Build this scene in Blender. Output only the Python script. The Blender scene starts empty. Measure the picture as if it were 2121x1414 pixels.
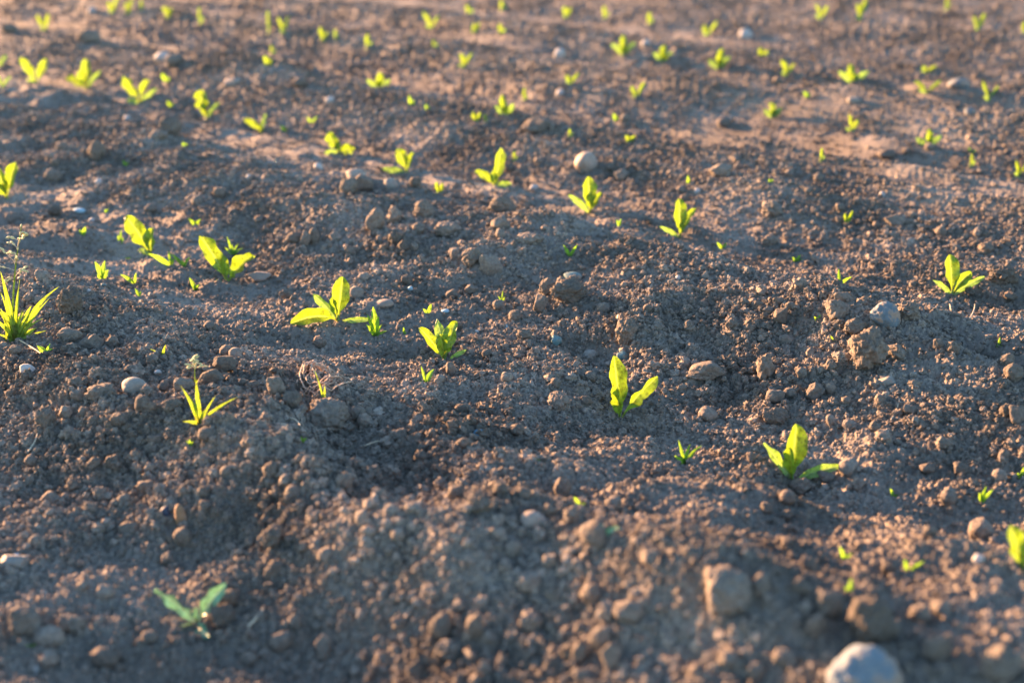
import bpy, math, random
import numpy as np
from mathutils import Vector, Matrix

# ---------------------------------------------------------------- camera
scene = bpy.context.scene
W0, H0 = 2121.0, 1414.0            # pixel frame used for measuring the photograph
LENS = 50.0
F = W0 * LENS / 36.0
HOR = -293.0                        # height of the horizon in that frame
PITCH = math.atan((H0 / 2 - HOR) / F)
CP, SP = math.cos(PITCH), math.sin(PITCH)
HC = 0.50                           # camera height in metres
cam = bpy.data.cameras.new('camera')
camo = bpy.data.objects.new('camera', cam)
scene.collection.objects.link(camo)
cam.lens = LENS; cam.sensor_width = 36.0
cam.clip_start = 0.01; cam.clip_end = 5000
camo.location = (0, 0, HC)
camo.rotation_euler = (math.pi / 2 - PITCH, 0, 0)
cam.dof.use_dof = True
cam.dof.focus_distance = F * HC / (CP * (735 - HOR))
cam.dof.aperture_fstop = 4.6
scene.camera = camo

# ---------------------------------------------------------------- light
SUN_EL = math.radians(9.0)
SUN_AZ = math.radians(-50.0)        # measured from +Y (view direction), negative = left
world = bpy.data.worlds.new("World"); scene.world = world; world.use_nodes = True
nt = world.node_tree; nt.nodes.clear()
sky = nt.nodes.new('ShaderNodeTexSky'); sky.sky_type = 'NISHITA'; sky.sun_disc = False
sky.sun_elevation = SUN_EL; sky.sun_rotation = SUN_AZ
sky.air_density = 1.0; sky.dust_density = 0.6; sky.ozone_density = 2.2
bg = nt.nodes.new('ShaderNodeBackground'); bg.inputs[1].default_value = 0.08
wo = nt.nodes.new('ShaderNodeOutputWorld')
nt.links.new(sky.outputs[0], bg.inputs[0]); nt.links.new(bg.outputs[0], wo.inputs[0])
sun = bpy.data.lights.new('sun', 'SUN'); sun.energy = 5.0; sun.angle = math.radians(0.8)
sun.color = (1.0, 0.52, 0.25)
suno = bpy.data.objects.new('sun', sun); scene.collection.objects.link(suno)
sdir = Vector((math.sin(SUN_AZ) * math.cos(SUN_EL), math.cos(SUN_AZ) * math.cos(SUN_EL), math.sin(SUN_EL)))
suno.rotation_euler = sdir.to_track_quat('Z', 'Y').to_euler()
scene.view_settings.view_transform = 'Standard'; scene.view_settings.look = 'None'
scene.view_settings.gamma = 1.0; scene.view_settings.use_curve_mapping = False
scene.view_settings.exposure = 3.2
scene.render.engine = 'CYCLES'
scene.cycles.max_bounces = 6; scene.cycles.transparent_max_bounces = 8

C = scene.collection
rnd = random.Random(11)
rng = np.random.default_rng(7)

# ---------------------------------------------------------------- noise in numpy
def _hash(ix, iy, seed):
    h = (ix.astype(np.int64) * 374761393 + iy.astype(np.int64) * 668265263 + seed * 1442695041) & 0xffffffff
    h = ((h ^ (h >> 13)) * 1274126177) & 0xffffffff
    h = ((h ^ (h >> 15)) * 2246822519) & 0xffffffff
    return ((h ^ (h >> 16)) & 0xffffff) / 16777216.0
def vnoise(x, y, seed=0):
    ix = np.floor(x); iy = np.floor(y); fx = x - ix; fy = y - iy
    fx = fx * fx * fx * (fx * (fx * 6 - 15) + 10); fy = fy * fy * fy * (fy * (fy * 6 - 15) + 10)
    a = _hash(ix, iy, seed); b = _hash(ix + 1, iy, seed); c = _hash(ix, iy + 1, seed); d = _hash(ix + 1, iy + 1, seed)
    return (a + (b - a) * fx + (c - a) * fy + (a - b - c + d) * fx * fy) * 2 - 1
def fbm(x, y, seed=0, n=4, g=0.5):
    s = 0; a = 1.0
    for i in range(n):
        s = s + a * vnoise(x * 2 ** i + 17.3 * i, y * 2 ** i - 9.1 * i, seed + i); a *= g
    return s
def domes(x, y, cell, seed, dens=0.8):
    """height of round crumbs scattered one to a cell, in units of the cell"""
    gx = x / cell; gy = y / cell; ix = np.floor(gx); iy = np.floor(gy); out = np.zeros_like(x)
    for dx in (-1, 0, 1):
        for dy in (-1, 0, 1):
            cx = ix + dx; cy = iy + dy
            px = cx + _hash(cx, cy, seed); py = cy + _hash(cx, cy, seed + 1)
            r = 0.22 + 0.48 * _hash(cx, cy, seed + 2) ** 2
            on = _hash(cx, cy, seed + 3) < dens
            d2 = (gx - px) ** 2 + (gy - py) ** 2
            e = 1 - d2 / (r * r)
            out = np.maximum(out, np.where(on & (e > 0), np.sqrt(np.maximum(e, 0)) * r, 0))
    return out

# ---------------------------------------------------------------- pixel <-> ground helpers
def plane_pt(px, py):
    vp = max(py - HOR, 1.0); z = F * HC / (CP * vp)
    return ((px - W0 / 2) * z / F, (z - HC * SP) / CP)
def depth(x, y, z=0.0):
    return y * CP + (HC - z) * SP
def project(p):
    zc = p[1] * CP + (HC - p[2]) * SP
    return (W0 / 2 + F * p[0] / zc, H0 / 2 + F * ((HC - p[2]) * CP - p[1] * SP) / zc)

# row direction on the ground: two plants of the front row
p_a = np.array(plane_pt(920, 742)); p_b = np.array(plane_pt(1640, 992))
A = (p_b - p_a) / np.linalg.norm(p_b - p_a)          # along the row, towards the camera's right
N = np.array([-A[1], A[0]])                            # across the rows, away from the camera
O1 = float(p_a @ N)
O2 = float(np.array(plane_pt(1220, 436)) @ N)
S = O2 - O1                                            # row spacing

def smooth(a, b, t):
    t = np.clip((t - a) / (b - a), 0, 1); return t * t * (3 - 2 * t)

# local features: px, py, radius along row (m), radius across (m), height (m)
FEAT = [
 (745, 935, .10, .045, -.020), (860, 1010, .08, .05, -.012), (790, 1085, .05, .035, -.016),
 (1750, 335, .07, .06, -.030), (2060, 752, .07, .035, -.028),
 (1235, 712, .04, .03, -.018), (700, 1345, .07, .04, -.026), (300, 1385, .07, .04, -.022),
 (1380, 862, .05, .03, -.012), (1620, 1110, .06, .035, -.014), (1095, 1215, .04, .03, -.014),
 (1700, 985, .05, .03, -.006), (1900, 1020, .08, .05, -.012),
 (1560, 1040, .06, .03, .010), (470, 925, .12, .04, .001), (850, 1160, .12, .04, .022), (590, 1000, .08, .035, .007), (1250, 1250, .12, .04, .016), (2100, 1480, .22, .22, .034), (1010, 1180, .045, .05, .016), (1470, 1050, .06, .045, .013), (1480, 1340, .05, .05, .016),
 (720, 1170, .05, .04, .012), (500, 960, .05, .04, .010), (1250, 1100, .05, .035, -.010), (1640, 1250, .05, .035, -.008), (1950, 1200, .07, .05, .014),
 (300, 1150, .14, .06, -.006), (560, 1250, .12, .05, -.005),
 (1350, 1290, .10, .04, .014), (1740, 690, .08, .05, .016), (1150, 505, .10, .05, .014),
 (1300, 690, .05, .035, .012), (1190, 205, .25, .12, .022), (780, 400, .12, .05, .016),
 (300, 300, .16, .08, .020), (1060, 90, .3, .14, .03), (500, 175, .2, .09, .022), (1850, 310, .12, .06, .016),
 (1890, 560, .12, .05, .010), (1600, 425, .12, .06, .018), (1830, 340, .07, .04, .018),
 (2080, 580, .06, .04, .018), (1760, 400, .08, .04, -.012), (2000, 1260, .12, .05, .012),
 (200, 845, .12, .05, .012), (1300, 255, .10, .06, .012), (80, 200, .2, .1, .02),
 (1800, 240, .14, .06, .016), (1935, 195, .1, .05, .020), (1430, 215, .12, .05, .012), (640, 455, .1, .05, .012),
 (1800, 1200, .06, .04, -.010), (1920, 740, .05, .03, .012), (1400, 560, .1, .04, .010),
]
FE = []
for (px, py, ra, ro, hh) in FEAT:
    q = np.array(plane_pt(px, py)); FE.append((q @ A, q @ N, ra, ro, hh))

def base_height(x, y):
    a = x * A[0] + y * A[1]; o = x * N[0] + y * N[1]
    wob = 0.040 * fbm(a * 1.3, o * 0.8, 3, 3)
    t = (o - O1) / S + wob
    k = np.floor(t); t = t - k
    amp = (0.030 + .014 * smooth(O1 + .5, O1 + 1.3, o)) * (1 + 0.28 * vnoise(a * 0.7 + 7.7 * k, k * 3.1, 5))
    prof = smooth(.16, .56, t) * (1 - smooth(.60, 1.0, t) * 1.0)
    prof = prof + 0.10 * np.exp(-((t - .03) / .05) ** 2)
    h = amp * (prof - .42)
    # rolled streaks that run along the rows
    st = vnoise(a * .7, o * 22, 21) + .6 * vnoise(a * 1.6, o * 50, 22)
    calm = smooth(.55, .75, t) + 1 - smooth(.0, .2, t)
    far = smooth(O1 + .3, O1 + 1.0, o)
    h = h + st * .0050 * calm * (0.45 + .85 * far)
    h = h + .0042 * np.sin(o * 6.2832 / .105 + 1.2 * vnoise(a * .5, o * .7, 61)) * (.15 * calm + 1.15 * far) * (.65 + .5 * vnoise(a * .8, o * 5, 62))
    lg = vnoise(a * .16, o * 9, 25) + .55 * vnoise(a * .25, o * 24, 26)
    h = h + lg * (.0035 + .0200 * far)
    for (fa, fo, ra, ro, hh) in FE:
        h = h + 1.15 * hh * np.exp(-((a - fa) / ra) ** 2 - ((o - fo) / ro) ** 2)
    h = h + (.010 * fbm(x * 5, y * 5, 31, 3) + .0055 * fbm(x * 19, y * 19, 41, 3)) * (1 - .75 * far)
    return h
def rough_mask(x, y):
    """0 = fine dusty soil, 1 = cloddy"""
    a = x * A[0] + y * A[1]; o = x * N[0] + y * N[1]
    t = (o - O1) / S + 0.040 * fbm(a * 1.3, o * 0.8, 3, 3); t = t - np.floor(t)
    bank = smooth(.12, .34, t) * (1 - smooth(.62, .82, t))
    return np.clip(.20 + .55 * bank + .50 * fbm(x * 4.2, y * 4.2, 77, 4), 0, 1)

# ---------------------------------------------------------------- the ground: one sheet
# rows are spaced evenly as seen, then stretch to the horizon
vp_in = np.linspace(1900, 250, 1150)
vp_near = 1900 * np.linspace(1.9, 1.004, 60)
vp_far = 250 * (0.93 ** np.arange(1, 95))
zs = F * HC / (CP * np.concatenate([vp_near, vp_in, vp_far]))
ys = (zs - HC * SP) / CP
ys = np.concatenate([np.linspace(-3, ys[0] - .02, 40), ys])
zz = ys * CP + HC * SP
wz = np.maximum(zz, 0.62) / F
uin = np.linspace(-1180, 1180, 1500)
gro = 1180 + np.cumsum(1.6 * 1.035 ** np.arange(1, 190))
us = np.concatenate([-gro[::-1], uin, gro])
X = us[None, :] * wz[:, None]
Y = np.repeat(ys[:, None], len(us), 1)
nr, nc = X.shape
x = X.ravel(); y = Y.ravel()
H = base_height(x, y)
R = rough_mask(x, y)
near = np.clip(2.6 - depth(x, y), 0, 1)
wx = x + .0018 * vnoise(x * 260, y * 260, 91) + .001 * vnoise(x * 600, y * 600, 93); wy = y + .0018 * vnoise(x * 260, y * 260, 92) + .001 * vnoise(x * 600, y * 600, 94)
H += .018 * .42 * domes(wx, wy, .018, 100, .35) * R ** 1.6
H += .0075 * .85 * domes(wx, wy, .0075, 110, .70) * (.06 + .20 * np.clip(depth(x, y) - 2.2, 0, 1) + R ** 1.4)
H += .0045 * .95 * domes(wx, wy, .0045, 120, .9) * near
H += .0016 * fbm(x * 150, y * 150, 51, 4, .6) * near
H += .0042 * R * (.55 - np.abs(vnoise(wx * 70, wy * 70, 55))) * (.4 + .6 * vnoise(x * 25, y * 25, 56))
farfade = np.clip(1 - (depth(x, y) - 12) / 40, 0, 1)
H *= farfade
me = bpy.data.meshes.new('soil_ground')
co = np.stack([x, y, H], 1).astype(np.float32)
idx = np.arange(nr * nc).reshape(nr, nc)
quads = np.stack([idx[:-1, :-1], idx[:-1, 1:], idx[1:, 1:], idx[1:, :-1]], -1).reshape(-1, 4)
def fill_mesh(me, co, faces):
    """faces: array (n, k) of equal-sized polygons"""
    k = faces.shape[1]; n = len(faces)
    me.vertices.add(len(co)); me.vertices.foreach_set('co', np.asarray(co, np.float32).ravel())
    me.loops.add(n * k); me.loops.foreach_set('vertex_index', faces.astype(np.int32).ravel())
    me.polygons.add(n); me.polygons.foreach_set('loop_start', np.arange(0, n * k, k, dtype=np.int32))
    me.polygons.foreach_set('loop_total', np.full(n, k, dtype=np.int32))
    me.polygons.foreach_set('use_smooth', np.ones(n, dtype=bool))
    me.update(calc_edges=True)
fill_mesh(me, co, quads)

# ---------------------------------------------------------------- materials
def mat(name):
    m = bpy.data.materials.new(name); m.use_nodes = True
    n = m.node_tree.nodes; l = m.node_tree.links
    return m, n, l, n['Principled BSDF']
def ramp(n, l, src, stops):
    r = n.new('ShaderNodeValToRGB'); e = r.color_ramp.elements
    while len(e) < len(stops): e.new(0.5)
    for i, (p, c) in enumerate(stops): e[i].position = p; e[i].color = (*c, 1)
    l.new(src, r.inputs[0]); return r
def noise(n, l, vec, scale, det=6, rough=.6):
    t = n.new('ShaderNodeTexNoise'); t.inputs['Scale'].default_value = scale
    t.inputs['Detail'].default_value = det; t.inputs['Roughness'].default_value = rough
    l.new(vec, t.inputs['Vector']); return t
def soil_material(name, cols, fine=900, bump=.5, dist=.0012, per_object=.25):
    m, n, l, b = mat(name)
    geo = n.new('ShaderNodeNewGeometry')
    big = noise(n, l, geo.outputs['Position'], 7, 5)
    c1 = ramp(n, l, big.outputs[0], cols)
    sm = noise(n, l, geo.outputs['Position'], 260, 5, .7)
    c2 = ramp(n, l, sm.outputs[0], [(.3, (.62, .60, .60)), (.5, (.95, .95, .95)), (.72, (1.35, 1.30, 1.25))])
    mx = n.new('ShaderNodeMix'); mx.data_type = 'RGBA'; mx.blend_type = 'MULTIPLY'; mx.inputs[0].default_value = 1
    l.new(c1.outputs[0], mx.inputs[6]); l.new(c2.outputs[0], mx.inputs[7])
    oi = n.new('ShaderNodeObjectInfo')
    mr = n.new('ShaderNodeMapRange'); mr.inputs[3].default_value = 1 - per_object; mr.inputs[4].default_value = 1 + per_object
    l.new(oi.outputs['Random'], mr.inputs[0])
    m2 = n.new('ShaderNodeMix'); m2.data_type = 'RGBA'; m2.blend_type = 'MULTIPLY'; m2.inputs[0].default_value = 1
    l.new(mx.outputs[2], m2.inputs[6]); l.new(mr.outputs[0], m2.inputs[7])
    l.new(m2.outputs[2], b.inputs['Base Color'])
    b.inputs['Roughness'].default_value = .95; b.inputs['Specular IOR Level'].default_value = .15
    f = noise(n, l, geo.outputs['Position'], fine, 4, .65)
    bp = n.new('ShaderNodeBump'); bp.inputs['Strength'].default_value = bump; bp.inputs['Distance'].default_value = dist
    l.new(f.outputs[0], bp.inputs['Height']); l.new(bp.outputs[0], b.inputs['Normal'])
    return m
SOILC = [(.30, (.098, .085, .071)), (.50, (.160, .139, .117)), (.70, (.242, .211, .178))]
M_soil = soil_material('dry_soil', SOILC, per_object=0)
M_crumb = soil_material('soil_crumb', [(a, tuple(v * 1.12 for v in c)) for a, c in SOILC], fine=1300, per_object=.28)
M_clod = soil_material('soil_clod', [(a, tuple(v * 1.0 for v in c)) for a, c in SOILC], fine=700, bump=.8, dist=.002, per_object=.15)

def stone_material(name, c_lo, c_hi, rough=.55, dust_lit_tan=.35, vein=2.5):
    m, n, l, b = mat(name)
    tc = n.new('ShaderNodeTexCoord')
    a = noise(n, l, tc.outputs['Object'], vein, 6)
    c = ramp(n, l, a.outputs[0], [(.3, c_lo), (.7, c_hi)])
    d = noise(n, l, tc.outputs['Object'], 8, 5, .7)
    e = noise(n, l, tc.outputs['Object'], 1.3, 3, .5)
    ad = n.new('ShaderNodeMath'); ad.operation = 'MULTIPLY_ADD'; ad.inputs[1].default_value = .35; l.new(d.outputs[0], ad.inputs[0])
    hf = n.new('ShaderNodeMath'); hf.operation = 'MULTIPLY'; hf.inputs[1].default_value = .65; l.new(e.outputs[0], hf.inputs[0]); l.new(hf.outputs[0], ad.inputs[2])
    dr = ramp(n, l, ad.outputs[0], [(0, (0, 0, 0)), (1.0, (1, 1, 1))])
    dr.color_ramp.elements[0].position = .64 - dust_lit_tan * .18; dr.color_ramp.elements[1].position = .70 - dust_lit_tan * .18
    mx = n.new('ShaderNodeMix'); mx.data_type = 'RGBA'
    l.new(dr.outputs[0], mx.inputs[0]); l.new(c.outputs[0], mx.inputs[6]); mx.inputs[7].default_value = (.23, .175, .135, 1)
    l.new(mx.outputs[2], b.inputs['Base Color']); b.inputs['Roughness'].default_value = max(rough, .72); b.inputs['Specular IOR Level'].default_value = .25
    bp = n.new('ShaderNodeBump'); bp.inputs['Strength'].default_value = .4; bp.inputs['Distance'].default_value = .001
    l.new(d.outputs[0], bp.inputs['Height']); l.new(bp.outputs[0], b.inputs['Normal'])
    return m
MS = {
 'white': stone_material('white_stone', (.26, .245, .23), (.42, .40, .38), .8, .4),
 'grey': stone_material('grey_stone', (.15, .14, .125), (.24, .225, .20), .6, .5),
 'beige': stone_material('beige_stone', (.20, .165, .135), (.30, .25, .21), .45, .4),
 'blue': stone_material('blue_grey_stone', (.08, .105, .12), (.13, .16, .18), .6, .9),
 'teal': stone_material('teal_stone', (.07, .13, .14), (.13, .21, .21), .6, .5),
 'brown': stone_material('brown_stone', (.15, .09, .05), (.26, .16, .09), .5, .4),
 'dark': stone_material('dark_stone', (.02, .035, .06), (.05, .07, .11), .75, .3),
 'bright': stone_material('bright_blue_chip', (.04, .14, .22), (.07, .20, .29), .45, .15),
 'big': stone_material('smooth_blue_stone', (.09, .12, .145), (.15, .185, .21), .6, .8),  # tan cover raised to paint the sunlit upper left into its colour
 'tan': stone_material('tan_stone', (.17, .135, .11), (.25, .20, .165), .7, .8),
 'pale': stone_material('pale_blue_chip', (.20, .32, .38), (.3, .42, .48), .5, .15),
}
def leaf_material(name, refl, trans, rib, tmix=.55, spots=True, rough=.45):
    m, n, l, b = mat(name)
    uv = n.new('ShaderNodeUVMap'); sp = n.new('ShaderNodeSeparateXYZ'); l.new(uv.outputs[0], sp.inputs[0])
    # pale midrib along u = 0.5, darker blade mottling, reddish foot
    ab = n.new('ShaderNodeMath'); ab.operation = 'SUBTRACT'; ab.inputs[1].default_value = .5; l.new(sp.outputs[0], ab.inputs[0])
    ab2 = n.new('ShaderNodeMath'); ab2.operation = 'ABSOLUTE'; l.new(ab.outputs[0], ab2.inputs[0])
    rr = ramp(n, l, ab2.outputs[0], [(.02, (1, 1, 1)), (.08, (0, 0, 0))])
    # side veins
    vm = n.new('ShaderNodeMath'); vm.operation = 'MULTIPLY_ADD'; vm.inputs[1].default_value = -1.1; l.new(ab2.outputs[0], vm.inputs[0]); l.new(sp.outputs[1], vm.inputs[2])
    v2 = n.new('ShaderNodeMath'); v2.operation = 'MULTIPLY'; v2.inputs[1].default_value = 55; l.new(vm.outputs[0], v2.inputs[0])
    v3 = n.new('ShaderNodeMath'); v3.operation = 'SINE'; l.new(v2.outputs[0], v3.inputs[0])
    vr = ramp(n, l, v3.outputs[0], [(.80, (0, 0, 0)), (1.0, (.55, .55, .55))])
    mxv = n.new('ShaderNodeMath'); mxv.operation = 'MAXIMUM'; l.new(rr.outputs[0], mxv.inputs[0]); l.new(vr.outputs[0], mxv.inputs[1])
    geo = n.new('ShaderNodeNewGeometry')
    nz = noise(n, l, geo.outputs['Position'], 220, 4)
    def tint(col):
        dark = tuple(v * .45 for v in col); lite = tuple(min(1, v * 1.3) for v in col)
        c = ramp(n, l, nz.outputs[0], [(.35, dark), (.5, col), (.68, lite)])
        mm = n.new('ShaderNodeMix'); mm.data_type = 'RGBA'; l.new(mxv.outputs[0], mm.inputs[0])
        l.new(c.outputs[0], mm.inputs[6]); mm.inputs[7].default_value = (*[min(1, a * .45 + r * .55) for a, r in zip(col, rib)], 1)
        ft = ramp(n, l, sp.outputs[1], [(.02, (1, 1, 1)), (.22, (0, 0, 0))])
        m3 = n.new('ShaderNodeMix'); m3.data_type = 'RGBA'; l.new(ft.outputs[0], m3.inputs[0])
        l.new(mm.outputs[2], m3.inputs[6]); m3.inputs[7].default_value = (col[0] * 1.25, col[1] * .62, col[2] * 1.1 + .02, 1)
        out = m3
        if spots:
            sn = noise(n, l, geo.outputs['Position'], 420, 1)
            sr = ramp(n, l, sn.outputs[0], [(.69, (0, 0, 0)), (.72, (1, 1, 1))])
            m4 = n.new('ShaderNodeMix'); m4.data_type = 'RGBA'; l.new(sr.outputs[0], m4.inputs[0])
            l.new(m3.outputs[2], m4.inputs[6]); m4.inputs[7].default_value = (.10, .05, .02, 1); out = m4
        return out.outputs[2]
    l.new(tint(refl), b.inputs['Base Color']); b.inputs['Roughness'].default_value = rough
    b.inputs['Specular IOR Level'].default_value = .5
    tr = n.new('ShaderNodeBsdfTranslucent'); l.new(tint(trans), tr.inputs[0])
    bp = n.new('ShaderNodeBump'); bp.inputs['Strength'].default_value = .35; bp.inputs['Distance'].default_value = .0012
    l.new(nz.outputs[0], bp.inputs['Height']); l.new(bp.outputs[0], b.inputs['Normal']); l.new(bp.outputs[0], tr.inputs['Normal'])
    ms = n.new('ShaderNodeMixShader'); ms.inputs[0].default_value = tmix
    l.new(b.outputs[0], ms.inputs[1]); l.new(tr.outputs[0], ms.inputs[2])
    l.new(ms.outputs[0], n['Material Output'].inputs['Surface'])
    return m
ML = {
 'beet': leaf_material('beet_leaf', (.10, .20, .04), (.20, .32, .006), (.28, .38, .09), .5),
 'cot': leaf_material('beet_cotyledon', (.19, .30, .09), (.20, .36, .03), (.30, .42, .16), .42, False),
 'weed': leaf_material('weed_leaf', (.09, .21, .04), (.22, .42, .015), (.24, .40, .08), .5, False),
 'grass': leaf_material('grass_blade', (.12, .22, .035), (.27, .40, .012), (.32, .42, .10), .5, False),
 'blue': leaf_material('pale_shade_blue_leaf', (.15, .33, .20), (.09, .24, .10), (.35, .5, .35), .25, False),  # shade's blue-green painted into the foreground seedling; own tone of the pale weed
}
def plain(name, lo, hi, rough=.8, scale=400):
    m, n, l, b = mat(name); g = n.new('ShaderNodeNewGeometry')
    z = noise(n, l, g.outputs['Position'], scale, 4); c = ramp(n, l, z.outputs[0], [(.3, lo), (.7, hi)])
    l.new(c.outputs[0], b.inputs['Base Color']); b.inputs['Roughness'].default_value = rough; return m
M_root = plain('dry_root', (.28, .18, .12), (.52, .38, .28))
M_straw = plain('dry_straw', (.32, .26, .18), (.55, .47, .34))
M_seed = plain('grass_spikelet', (.34, .34, .12), (.60, .52, .30), .7, 900)

me.materials.append(M_soil)
ground = bpy.data.objects.new('soil_ground', me); C.objects.link(ground)
ground['kind'] = 'structure'; ground['label'] = 'brown tilled field soil with low ridges and hollows'
bpy.context.view_layer.update()

cam_pos = Vector((0, 0, HC))
def hit(px, py):
    d = Vector((0, CP, -SP)) + Vector((1, 0, 0)) * ((px - W0 / 2) / F) - Vector((0, SP, CP)) * ((py - H0 / 2) / F)
    ok, loc, nor, _ = ground.ray_cast(cam_pos, d.normalized(), distance=200)
    if ok: return loc
    q = plane_pt(px, py); return Vector((q[0], q[1], 0))
def ground_z(x, y):
    ok, loc, nor, _ = ground.ray_cast(Vector((x, y, .4)), Vector((0, 0, -1)), distance=1)
    return loc.z if ok else 0

# ---------------------------------------------------------------- loose crumbs: uncountable, one object
sel = (np.abs(x) / (depth(x, y)) * F < 1240) & (depth(x, y) > .80) & (depth(x, y) < 7.0)
cand = np.nonzero(sel)[0]
pw = (.12 + R[cand] ** 1.3) * np.where(depth(x[cand], y[cand]) < 1.0, .8, 1.0)
pick = rng.choice(cand, size=240000, replace=True, p=pw / pw.sum())
dz = depth(x[pick], y[pick])
smin = .0008 * np.maximum(dz / 1.5, .62)
u = rng.random(len(pick))
size = smin * (1 - u) ** (-1 / 2.35)
size = np.minimum(size, 0.0026 + .0034 * R[pick] * rng.random(len(pick)))
size = np.maximum(size, smin)
jit = (rng.random((len(pick), 2)) - .5) * (.0015 * dz[:, None])
pts = np.stack([x[pick] + jit[:, 0], y[pick] + jit[:, 1], H[pick] + size * (.15 + .3 * rng.random(len(pick)))], 1)
pm = bpy.data.meshes.new('soil_crumbs'); pm.vertices.add(len(pts)); pm.vertices.foreach_set('co', pts.astype(np.float32).ravel())
def attr(name, typ, data, key):
    a = pm.attributes.new(name, typ, 'POINT'); a.data.foreach_set(key, np.ascontiguousarray(data).ravel())
attr('rot', 'FLOAT_VECTOR', (rng.random((len(pick), 3)) * 6.283).astype(np.float32), 'vector')
sc3 = size[:, None] * (1 + .6 * (rng.random((len(pick), 3)) - .5))
attr('scl', 'FLOAT_VECTOR', sc3.astype(np.float32), 'vector')
attr('pick', 'INT', rng.integers(0, 6, len(pick)).astype(np.int32), 'value')
pm.materials.append(M_crumb)
crumbs = bpy.data.objects.new('soil_crumbs', pm); C.objects.link(crumbs)
crumbs['kind'] = 'stuff'; crumbs['label'] = 'fine loose soil crumbs covering the tilled field'
gn = bpy.data.node_groups.new('crumb_scatter', 'GeometryNodeTree')
gn.interface.new_socket('Geometry', in_out='INPUT', socket_type='NodeSocketGeometry')
gn.interface.new_socket('Geometry', in_out='OUTPUT', socket_type='NodeSocketGeometry')
gi = gn.nodes.new('NodeGroupInput'); go = gn.nodes.new('NodeGroupOutput')
join = gn.nodes.new('GeometryNodeJoinGeometry')
for i in range(6):
    ic = gn.nodes.new('GeometryNodeMeshIcoSphere'); ic.inputs['Radius'].default_value = 1; ic.inputs['Subdivisions'].default_value = 3
    pos = gn.nodes.new('GeometryNodeInputPosition')
    off = gn.nodes.new('ShaderNodeVectorMath'); off.operation = 'ADD'; off.inputs[1].default_value = (i * 13.1, i * 7.7, i * 3.3)
    gn.links.new(pos.outputs[0], off.inputs[0])
    nz = gn.nodes.new('ShaderNodeTexNoise'); nz.inputs['Scale'].default_value = 1.8; nz.inputs['Detail'].default_value = 3
    nz.inputs['Roughness'].default_value = .62
    gn.links.new(off.outputs[0], nz.inputs['Vector'])
    mr = gn.nodes.new('ShaderNodeMapRange'); mr.inputs[1].default_value = .25; mr.inputs[2].default_value = .75
    mr.inputs[3].default_value = .30; mr.inputs[4].default_value = 1.60
    gn.links.new(nz.outputs[0], mr.inputs[0])
    ml = gn.nodes.new('ShaderNodeVectorMath'); ml.operation = 'SCALE'
    gn.links.new(pos.outputs[0], ml.inputs[0]); gn.links.new(mr.outputs[0], ml.inputs['Scale'])
    st = gn.nodes.new('GeometryNodeSetPosition'); gn.links.new(ic.outputs[0], st.inputs[0]); gn.links.new(ml.outputs[0], st.inputs['Position'])
    ss = gn.nodes.new('GeometryNodeSetShadeSmooth'); gn.links.new(st.outputs[0], ss.inputs[0]); ss.inputs['Shade Smooth'].default_value = i == 0
    smn = gn.nodes.new('GeometryNodeSetMaterial'); smn.inputs['Material'].default_value = M_crumb; gn.links.new(ss.outputs[0], smn.inputs[0])
    g2i = gn.nodes.new('GeometryNodeGeometryToInstance'); gn.links.new(smn.outputs[0], g2i.inputs[0])
    gn.links.new(g2i.outputs[0], join.inputs[0])
iop = gn.nodes.new('GeometryNodeInstanceOnPoints')
def named(nm, typ):
    a = gn.nodes.new('GeometryNodeInputNamedAttribute'); a.data_type = typ; a.inputs[0].default_value = nm
    return [o for o in a.outputs if o.enabled and o.name == 'Attribute'][0]
gn.links.new(gi.outputs[0], iop.inputs['Points']); gn.links.new(join.outputs[0], iop.inputs['Instance'])
iop.inputs['Pick Instance'].default_value = True
gn.links.new(named('pick', 'INT'), iop.inputs['Instance Index'])
e2r = gn.nodes.new('FunctionNodeEulerToRotation'); gn.links.new(named('rot', 'FLOAT_VECTOR'), e2r.inputs[0])
gn.links.new(e2r.outputs[0], iop.inputs['Rotation'])
gn.links.new(named('scl', 'FLOAT_VECTOR'), iop.inputs['Scale'])
gn.links.new(iop.outputs[0], go.inputs[0])
md = crumbs.modifiers.new('scatter', 'NODES'); md.node_group = gn

# ---------------------------------------------------------------- clods and stones
def ico(sub):
    import bmesh
    bm = bmesh.new(); bmesh.ops.create_icosphere(bm, subdivisions=sub, radius=1)
    v = np.array([p.co[:] for p in bm.verts]); f = np.array([[q.index for q in t.verts] for t in bm.faces]); bm.free()
    return v / np.linalg.norm(v, axis=1)[:, None], f
ICO = {s: ico(s) for s in (3, 4, 5)}
def vn3(p, seed):
    return (vnoise(p[:, 0] + 31 * p[:, 2], p[:, 1] + 5.3 * p[:, 2], seed) + vnoise(p[:, 1] + 3.7 * p[:, 0], p[:, 2] * 1.0 + 2.2, seed + 5)
            + vnoise(p[:, 2] + 1.9 * p[:, 1], p[:, 0] + 8.1, seed + 9)) / 3
def sn3(p, seed):
    """smooth direction noise from a handful of plane waves"""
    r = np.random.default_rng(seed); out = np.zeros(len(p))
    for k in range(7):
        d = r.normal(size=3); d /= np.linalg.norm(d); out += np.sin(p @ d * r.uniform(.7, 1.4) + r.uniform(0, 6.28))
    return out / 3.2
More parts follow.
